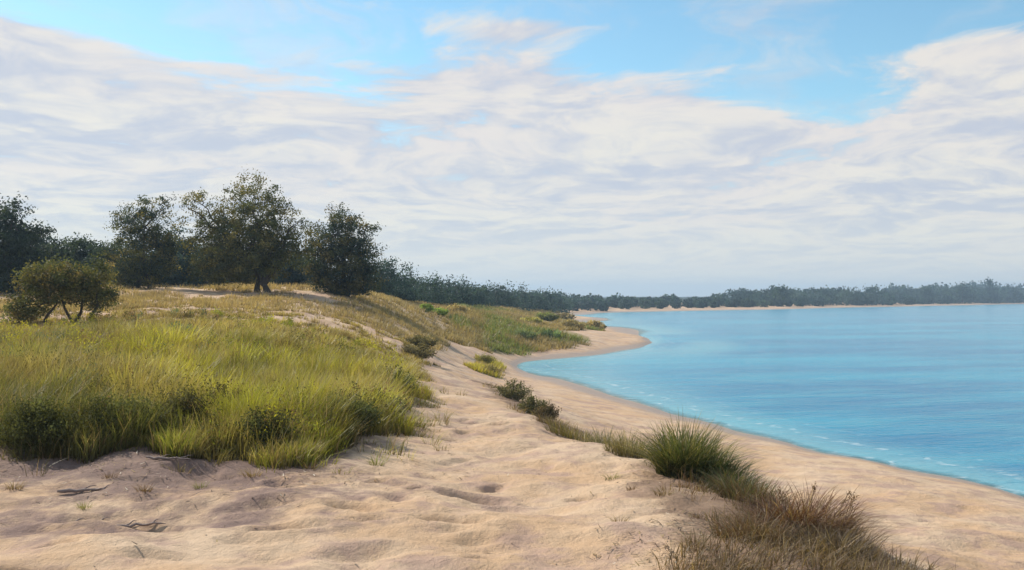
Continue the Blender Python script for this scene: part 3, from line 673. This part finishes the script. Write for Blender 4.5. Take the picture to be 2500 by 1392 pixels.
def build_herbs():
    rs = np.random.RandomState(63); C = []; K = []; Z = []
    m = 5200; y = np.exp(rs.uniform(math.log(9.6), math.log(31), m)); x = rs.uniform(-.58, -.05, m)*y
    ok = (poly_mask(x, y, MEADOW)+.5*fbm(x*1.5, y*1.5, 3) > .1) & (fbm(x*.9+20, y*.6+3, 3) > .08); x, y = x[ok][:900], y[ok][:900]
    hue = fbm(x*.45+40, y*.3, 3); hgt = np.interp(y, [10, 19, 24, 31], [.46, .46, .32, .2])*rs.uniform(.6, 1.25, len(x)); zb = ground(x, y)
    for i in range(len(x)):
        n = int(np.interp(y[i], [10, 16, 31], [190, 110, 55])); d = rs.normal(0, 1, (n, 3)); d /= np.linalg.norm(d, axis=1)[:, None]; d[:, 2] = np.abs(d[:, 2])
        rr = rs.uniform(.5, 1.05, n)[:, None]; w = hgt[i]*rs.uniform(.4, .75)
        c = np.array([x[i], y[i], zb[i]])+d*rr*np.array([w, w, hgt[i]])*(1+.18*np.sin(d[:, :1]*9+i))
        base = OLV*.9 if hue[i] < -.12 else (SAGE*.8 if hue[i] < .12 and x[i]/y[i] < -.3 else (GREEN_Y*.75 if hue[i] > .1 else GREEN*.85))
        if rs.uniform() < .14: base = BROWN*1.0
        C.append(c); K.append(base*rs.uniform(.75, 1.3)*rs.uniform(.75, 1.25, (n, 1))); Z.append(rs.uniform(.6, 1.4, n)*np.interp(y[i], [10, 31], [.030, .065]))
    C = np.concatenate(C); tag(obj('meadow_herbs', leaves_mesh('meadow_herbs', C, np.concatenate(Z), np.concatenate(K), rs, 1.2, .38), M_SHRUB), 'low leafy herbs growing through the meadow grass', 'herbs', kind='stuff')
build_herbs()
def build_litter():
    rs = np.random.RandomState(64); m = 60000; y = np.exp(rs.uniform(math.log(5.2), math.log(20), m)); x = rs.uniform(-.62, .5, m)*y
    a = np.clip(1+poly_mask(x, y, MEADOW)/2.2, 0, 1)*(poly_mask(x, y, MEADOW) < .1); b = np.clip(.7+poly_mask(x, y, EDGE)*1.2, 0, 1)
    k = rs.uniform(0, 1, m) < np.maximum(np.maximum(a*.85, b*.6), .02)*np.clip(.4+2.0*fbm(x*1.2, y*1.2, 3), 0.05, 1); x, y = x[k], y[k]; n = len(x)
    z = ground(x, y)+.014; L = rs.uniform(.015, .075, n); az = rs.uniform(0, 2*np.pi, n)
    sel = rs.uniform(0, 1, n)[:, None]; c = np.where(sel < .06, np.array((.62,.55,.45)), np.where(sel < .42, STRAW*.7, BROWN*.55))*rs.uniform(.6, 1.3, (n, 1))
    d = np.stack([np.cos(az), np.sin(az), rs.uniform(-.1, .25, n)], 1)*L[:, None]*.5; e = np.stack([-np.sin(az), np.cos(az), np.zeros(n)], 1)*rs.uniform(.002, .007, n)[:, None]; p = np.stack([x, y, z], 1)
    v = np.stack([p-d-e, p-d+e, p+d+e*.4, p+d-e*.4], 1).reshape(-1, 3)
    tag(obj('plant_litter', np_mesh('plant_litter', v, quads=np.arange(4*n).reshape(n, 4), color=np.repeat(c, 4, 0)), M_GRASS), 'scattered bits of dead grass and twigs on the sand', 'litter', kind='stuff')
build_litter()

# single clumps: each one a thing of its own
def clump(name, label, x, y, n, h, spread, rc, tc, seed, lean=(.3, 1.1), width=.007, levels=4, cat='grass clump', group=None, curl=1.0, bias=0.0, mixc=None):
    rs = np.random.RandomState(seed)
    th = rs.uniform(0, 2*np.pi, n); rr = np.sqrt(rs.uniform(0, 1, n))*spread
    bx = x+rr*np.cos(th); by = y+rr*np.sin(th)*.8
    z0 = gz(x, y); bz = ground(bx, by)-.015
    az = th+rs.normal(0, .85, n); az = np.arctan2(np.sin(az), np.cos(az)+bias)
    le = rs.uniform(lean[0], lean[1], n)*(.35+.65*rr/spread); hh = h*rs.uniform(.35, 1.15, n)*(1.1-.25*rr/spread)*(1+.18*np.sin(th*3+seed)*np.cos(th*5+seed*2))
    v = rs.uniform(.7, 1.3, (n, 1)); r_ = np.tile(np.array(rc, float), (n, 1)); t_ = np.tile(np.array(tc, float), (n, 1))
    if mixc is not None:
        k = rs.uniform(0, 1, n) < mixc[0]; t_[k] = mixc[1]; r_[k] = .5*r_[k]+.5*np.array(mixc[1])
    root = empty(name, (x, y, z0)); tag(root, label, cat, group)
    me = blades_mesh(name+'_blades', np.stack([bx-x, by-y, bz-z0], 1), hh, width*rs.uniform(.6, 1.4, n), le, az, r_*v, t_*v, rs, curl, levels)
    obj('blades', me, M_GRASS, root)
    return root
def seed_stem(root, dx, dy, h, lean, az, seed):
    rs = np.random.RandomState(seed); pts = []; cx, cy = math.cos(az), math.sin(az)
    for i in range(7):
        t = i/6; pts.append((dx+cx*lean*h*t*t, dy+cy*lean*h*t*t, h*(t-.2*lean*t*t)))
    o = obj('seed_stalk', tubes_mesh('seed_stalk', [(pts, list(np.linspace(.004, .0022, 7)), 5)]), M_STALK, root)
    c = []; 
    for k in range(46):
        t = rs.uniform(.72, 1.03); c.append((dx+cx*lean*h*t*t+rs.normal(0, .010), dy+cy*lean*h*t*t+rs.normal(0, .010), h*(t-.2*lean*t*t)+rs.normal(0, .008)))
    c = np.array(c); obj('seed_head', leaves_mesh('seed_head', c, rs.uniform(.014, .028, len(c)), np.tile(BROWN*1.2, (len(c), 1))*rs.uniform(.7, 1.3, (len(c), 1)), rs, 1.2, .35), M_GRASS, o)
def stalk_material():
    m, g, out = new_mat('dry_stalk'); pos = g.n.new('ShaderNodeTexCoord').outputs['Object']
    col = g.mix(g.noise(pos, 30, 3), (.16, .10, .06), (.33, .23, .13)); p = principled(g, Base_Color=col, Roughness=.8); g.l.new(p.outputs[0], out.inputs[0]); return m
M_STALK = stalk_material()
DG = (.045,.062,.022); 
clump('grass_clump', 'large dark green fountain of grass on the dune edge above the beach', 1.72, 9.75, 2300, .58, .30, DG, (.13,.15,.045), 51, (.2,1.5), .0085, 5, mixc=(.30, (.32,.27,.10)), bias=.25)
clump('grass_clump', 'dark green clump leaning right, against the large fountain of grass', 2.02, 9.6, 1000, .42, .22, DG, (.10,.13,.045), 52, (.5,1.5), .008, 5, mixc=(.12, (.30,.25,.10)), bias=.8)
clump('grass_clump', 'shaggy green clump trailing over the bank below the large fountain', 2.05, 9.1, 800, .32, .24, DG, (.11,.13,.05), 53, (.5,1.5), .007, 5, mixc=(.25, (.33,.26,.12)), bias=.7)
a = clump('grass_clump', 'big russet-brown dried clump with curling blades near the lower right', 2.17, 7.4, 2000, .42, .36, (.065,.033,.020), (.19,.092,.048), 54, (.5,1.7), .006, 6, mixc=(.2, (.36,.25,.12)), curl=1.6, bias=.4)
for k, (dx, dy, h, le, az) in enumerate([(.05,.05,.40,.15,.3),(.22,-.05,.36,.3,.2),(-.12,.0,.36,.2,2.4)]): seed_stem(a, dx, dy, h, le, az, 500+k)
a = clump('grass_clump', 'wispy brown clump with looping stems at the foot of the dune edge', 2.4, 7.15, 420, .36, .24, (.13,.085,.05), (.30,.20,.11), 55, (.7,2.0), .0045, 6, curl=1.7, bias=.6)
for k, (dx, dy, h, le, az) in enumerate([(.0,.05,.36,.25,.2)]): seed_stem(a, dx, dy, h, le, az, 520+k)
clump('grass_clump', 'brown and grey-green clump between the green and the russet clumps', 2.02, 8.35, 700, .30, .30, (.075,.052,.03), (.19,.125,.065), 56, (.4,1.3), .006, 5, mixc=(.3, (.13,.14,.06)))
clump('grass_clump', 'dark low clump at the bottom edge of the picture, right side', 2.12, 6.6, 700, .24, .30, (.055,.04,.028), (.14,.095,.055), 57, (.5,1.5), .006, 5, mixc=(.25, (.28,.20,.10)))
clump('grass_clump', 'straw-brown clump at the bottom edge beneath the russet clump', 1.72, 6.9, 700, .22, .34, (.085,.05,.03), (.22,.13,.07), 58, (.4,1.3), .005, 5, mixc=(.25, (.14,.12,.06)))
clump('grass_clump', 'yellow-olive tuft left of the large green fountain, on the ridge', 1.28, 11.0, 420, .30, .26, (.10,.085,.035), (.27,.225,.085), 59, (.3,1.0), .007, 4, mixc=(.3, (.33,.27,.15)))
clump('grass_clump', 'grey-green thin tuft between the yellow-olive tufts of the ridge', 1.12, 12.3, 300, .28, .24, (.10,.10,.06), (.25,.24,.14), 60, (.3,1.0), .007, 4, mixc=(.3, (.40,.33,.2)))
clump('grass_clump', 'golden-olive low tuft on the ridge below the little shrubs', .82, 14.2, 420, .27, .34, (.12,.095,.035), (.30,.235,.085), 61, (.3,1.0), .008, 4, mixc=(.25, (.20,.19,.06)))
clump('grass_clump', 'brown bristly tuft at the ridge end, right of the path', .62, 15.6, 260, .22, .24, (.12,.08,.05), (.26,.19,.10), 62, (.3,1.0), .008, 4)

# leafy little shrubs
def shrub(name, label, x, y, w, h, palette, seed, leaf=.035, n=26, cat='shrub', group=None, stems=9):
    rs = np.random.RandomState(seed); z0 = gz(x, y); root = empty(name, (x, y, z0-.01)); tag(root, label, cat, group)
    T = []; C = []; K = []; P = np.array(palette)
    for i in range(stems*3):
        th = rs.uniform(0, 2*np.pi); r = math.sqrt(rs.uniform(0, 1)); tip = np.array([math.cos(th)*r*w*.5, math.sin(th)*r*w*.4, h*(1.05-.55*r*r)*rs.uniform(.7, 1.05)])
        pth = bent(rs, (tip[0]*.25, tip[1]*.25, -.02), tip, .05, 4); T.append((pth, list(np.linspace(.006, .002, 5)*max(1, h/.5)), 4))
        pc = P[rs.randint(len(P))]*rs.uniform(.75, 1.3)
        for t in np.linspace(.3, 1.05, 6):
            q = np.array(pth[0])*(1-t)+np.array(pth[-1])*t; C.append(q+rs.normal(0, .055*w, (n//3, 3))*np.array([1, 1, .7])); K.append(np.tile(pc, (n//3, 1))*rs.uniform(.8, 1.2, (n//3, 1)))
    C = np.concatenate(C); K = np.concatenate(K); ok = C[:, 2] > 0.0
    obj('stems', tubes_mesh('shrub_stems', T), M_BARK, root)
    obj('foliage', leaves_mesh('shrub_leaves', C[ok], leaf*rs.uniform(.6, 1.4, ok.sum()), K[ok], rs, .6), M_SHRUB, root)
    return root
GS = [(.18,.17,.085),(.25,.23,.12),(.12,.12,.06)]
shrub('dune_shrub', 'small grey-olive shrub beside the path where the beach begins', .05, 21.5, .72, .42, GS, 71, .035, 60)
shrub('dune_shrub', 'small dark olive shrub on the ridge, second from the path end', .42, 19.2, .62, .36, GS, 72, .034, 60)
shrub('dune_shrub', 'low brown-olive shrub on the ridge, third from the path end', .62, 17.3, .50, .28, [(.10,.085,.05),(.16,.12,.07)], 73, .032, 48)
shrub('dune_shrub', 'tiny twiggy brown shrub at the far bend of the path', -.75, 36.5, .8, .34, [(.34,.27,.13),(.27,.24,.10)], 74, .05, 40)
shrub('dune_shrub', 'straw-green low shrub at the head of the cove', -1.15, 42.5, 1.0, .35, [(.45,.38,.14),(.30,.28,.10)], 75, .05, 40)
for i, (x, y, w, h, c, lab) in enumerate([
        (-5.25,60,1.0,.38,(.15,.19,.05),'bright lime-green low bush behind the meadow, left of a pair'),(-4.55,62,1.2,.42,(.16,.20,.05),'bright lime-green low bush behind the meadow, right of a pair'),
        (-9.0,19.5,.9,.40,(.10,.14,.09),'blue-green sage bush in the meadow below the front bush tree'),(-7.0,21,1.0,.42,(.09,.13,.085),'blue-green sage bush in mid meadow'),
        (-9.6,16.8,.9,.42,(.06,.062,.03),'dark olive shrub at the left end of the meadow'),(-4.15,10.45,1.0,.50,(.080,.085,.030),'broad dark green shrub bulging from the front edge of the meadow'),(-4.85,10.2,.8,.44,(.082,.088,.032),'dark green shrub at the front left of the meadow, beside the broad one'),(-3.55,10.75,.75,.46,(.085,.078,.034),'dark brown-green shrub right of the broad one at the meadow front'),
        (-3.35,11.8,.6,.5,(.07,.055,.03),'dark brown twiggy shrub among the front meadow grass'),(-1.95,11.5,.8,.38,(.06,.07,.028),'dark green shrub on the path side of the meadow, nearest'),(-1.9,13.6,.9,.4,(.065,.075,.03),'dark green shrub on the path side of the meadow, second'),(-2.1,17,1.0,.4,(.07,.08,.03),'dark green shrub on the path side of the meadow, third'),(-2.5,10.3,.8,.44,(.055,.06,.025),'dark olive shrub at the front right corner of the meadow'),
        (-3.0,31,1.2,.42,(.10,.085,.045),'brown-olive shrub where the path bends behind the meadow'),(-3.25,35,1.2,.45,(.09,.08,.04),'dark brown-olive shrub past the bend of the path'),
        (2.6,66,1.7,.5,(.10,.13,.06),'green mound bush on the near side of the spit'),(0.6,63.5,2.0,.55,(.11,.13,.06),'wide green bush at the root of the spit'),(5.0,84,2.2,.7,(.22,.18,.09),'tan bush on the crest of the spit'),
        (7.6,92,2.0,.75,(.26,.21,.11),'pale straw bush near the end of the spit'),(8.4,98,1.6,.55,(.14,.14,.06),'small olive bush last on the spit before the water'),(3.4,100,2.4,.7,(.13,.14,.055),'olive bush in the middle of the spit'),
        (1.5,84,2.0,.5,(.24,.22,.07),'yellow-green bush behind the wide green one'),(6.8,130,3.0,1.0,(.2,.16,.09),'brown-tan thicket far along the inner shore'),(-4.2,72,2,.55,(.25,.2,.1),'straw bush between meadow and spit')]):
    c = np.array(c); k0 = 1.45 if y < 28 else 2.0; shrub('meadow_shrub' if y < 48 else 'spit_bush', lab, x, y, w, h, [c*k0, c*1.25*k0, c*.75*k0], 800+i, .030 if y < 18 else .0021*y, 120 if y < 18 else 48, stems=13 if y < 18 else 9)

# small tufts standing alone on the bare sand (copies of three shapes, each its own thing)
def tuft_proto(rc, tc, seed, n=70, h=.11):
    rs = np.random.RandomState(seed); th = rs.uniform(0, 2*np.pi, n); rr = np.sqrt(rs.uniform(0, 1, n))*.06
    b = np.stack([rr*np.cos(th), rr*np.sin(th), np.full(n, -.012)], 1)
    return blades_mesh('tuft_blades', b, h*rs.uniform(.5, 1.1, n), .004*rs.uniform(.7, 1.3, n), rs.uniform(.4, 1.3, n), th, np.tile(rc, (n, 1))*rs.uniform(.7, 1.3, (n, 1)), np.tile(tc, (n, 1))*rs.uniform(.7, 1.3, (n, 1)), rs, 1.2, 3)
TUFTS = [tuft_proto(BROWN*.8, STRAW*.8, 91), tuft_proto(OLV, GREEN*.9, 92), tuft_proto(BROWN*.6, BROWN*1.2, 93)]
spots = [(-3.42,7.95,1,'little green tuft among the driftwood on the left sand'),(-4.3,8.6,0,None),(-3.6,8.9,2,None),(-2.75,8.8,1,None),(-2.4,9.2,0,None),(-3.1,8.4,2,None),(-1.9,9.4,2,None),(-1.35,9.9,1,None),(-4.6,8.0,2,None),(-3.9,6.9,0,None),
         (1.05,8.7,2,None),(1.25,8.2,0,None),(0.95,9.5,1,None),(1.4,7.5,2,None),(1.2,6.6,0,None),(1.55,9.0,2,None),(.8,7.4,0,None)]
for i, (x, y, k, lab) in enumerate(spots):
    o = obj('sand_tuft', TUFTS[k], M_GRASS, loc=(x, y, gz(x, y))); sc = .8+.5*((i*37) % 10)/10; o.scale = (sc, sc, sc*(1.0 if x < 0 else .9)); o.rotation_euler = (0, 0, i*1.7)
    if x < 0: tag(o, lab or 'small sparse tuft on the bare sand in front of the meadow', 'grass tuft', 'tufts on the left sand')
    else: tag(o, 'small sparse tuft on the bare sand beside the dune edge clumps', 'grass tuft', 'tufts on the right sand')

# weathered driftwood on the left sand
def wood_material():
    m, g, out = new_mat('weathered_driftwood'); pos = g.n.new('ShaderNodeTexCoord').outputs['Object']
    v = g.noise(g.vec('MULTIPLY', pos, (3, 40, 40)), 1.0, 5, .6); col = g.mix(v, (.13, .095, .085), (.33, .26, .23))
    p = principled(g, Base_Color=col, Roughness=.9, Normal=g.bump(v, .8, .01)); g.l.new(p.outputs[0], out.inputs[0]); return m
M_WOOD = wood_material()
def driftwood(label, x, y, L, r, rz, seed):
    rs = np.random.RandomState(seed); wy = 0.0; pts = []
    for i in range(11):                                      # a crooked stick, broken off square at the thick end, half sunk in the sand
        wy += rs.normal(0, L*.028); pts.append((-L/2+L*i/10, wy, r*.5+rs.normal(0, r*.18)+.02*abs(math.sin(i*1.1+seed))*L))
    T = [(pts, [r*.55]+[r*(1-.07*i)*rs.uniform(.82, 1.15) for i in range(1, 10)]+[r*.12], 8)]
    for k, sgn in ((3, 1), (6, -1), (7, 1)):
        b = pts[k]; l = L*rs.uniform(.12, .28)
        T.append(([b, (b[0]+l*.45, b[1]+sgn*l*.35, b[2]+r*.5), (b[0]+l*.7, b[1]+sgn*l*.75, b[2]+r*1.2), (b[0]+l*1.1, b[1]+sgn*l*.9, b[2]+r*1.3)], [r*.42, r*.34, r*.24, r*.08], 5))
    o = obj('driftwood', tubes_mesh('driftwood', T), M_WOOD, loc=(x, y, gz(x, y))); o.rotation_euler = (0, 0, rz)
    return tag(o, label, 'driftwood', 'driftwood on the left sand')
driftwood('dark weathered driftwood stick lying beside the little green tuft', -3.28, 7.55, .46, .022, .15, 1)
driftwood('dark driftwood stick lying apart, right of the little green tuft', -2.83, 7.5, .42, .018, .35, 2)
driftwood('dark driftwood stick behind the little green tuft', -3.62, 8.5, .50, .019, .2, 3)
driftwood('dark fallen stick at the foot of the meadow grass', -3.3, 9.6, .50, .017, -.2, 4)

# ------------------------------------------------------------------ air
def build_haze():
    v = np.array([(x, y, z) for x in (-4300, 4300) for y in (-14, 2620) for z in (-6, 34)], float)
    q = np.array([(0,1,3,2),(4,6,7,5),(0,4,5,1),(2,3,7,6),(0,2,6,4),(1,5,7,3)])
    m, g, out = new_mat('sea_haze'); pv = g.n.new('ShaderNodeVolumePrincipled')
    g.put(pv.inputs['Color'], (.58, .79, 1.0)); pv.inputs['Density'].default_value = .0006; pv.inputs['Anisotropy'].default_value = .15
    g.l.new(pv.outputs[0], out.inputs['Volume'])
    tag(obj('haze', np_mesh('haze', v, quads=q), m), 'thin bluish sea haze over the bay', kind='stuff')
build_haze()
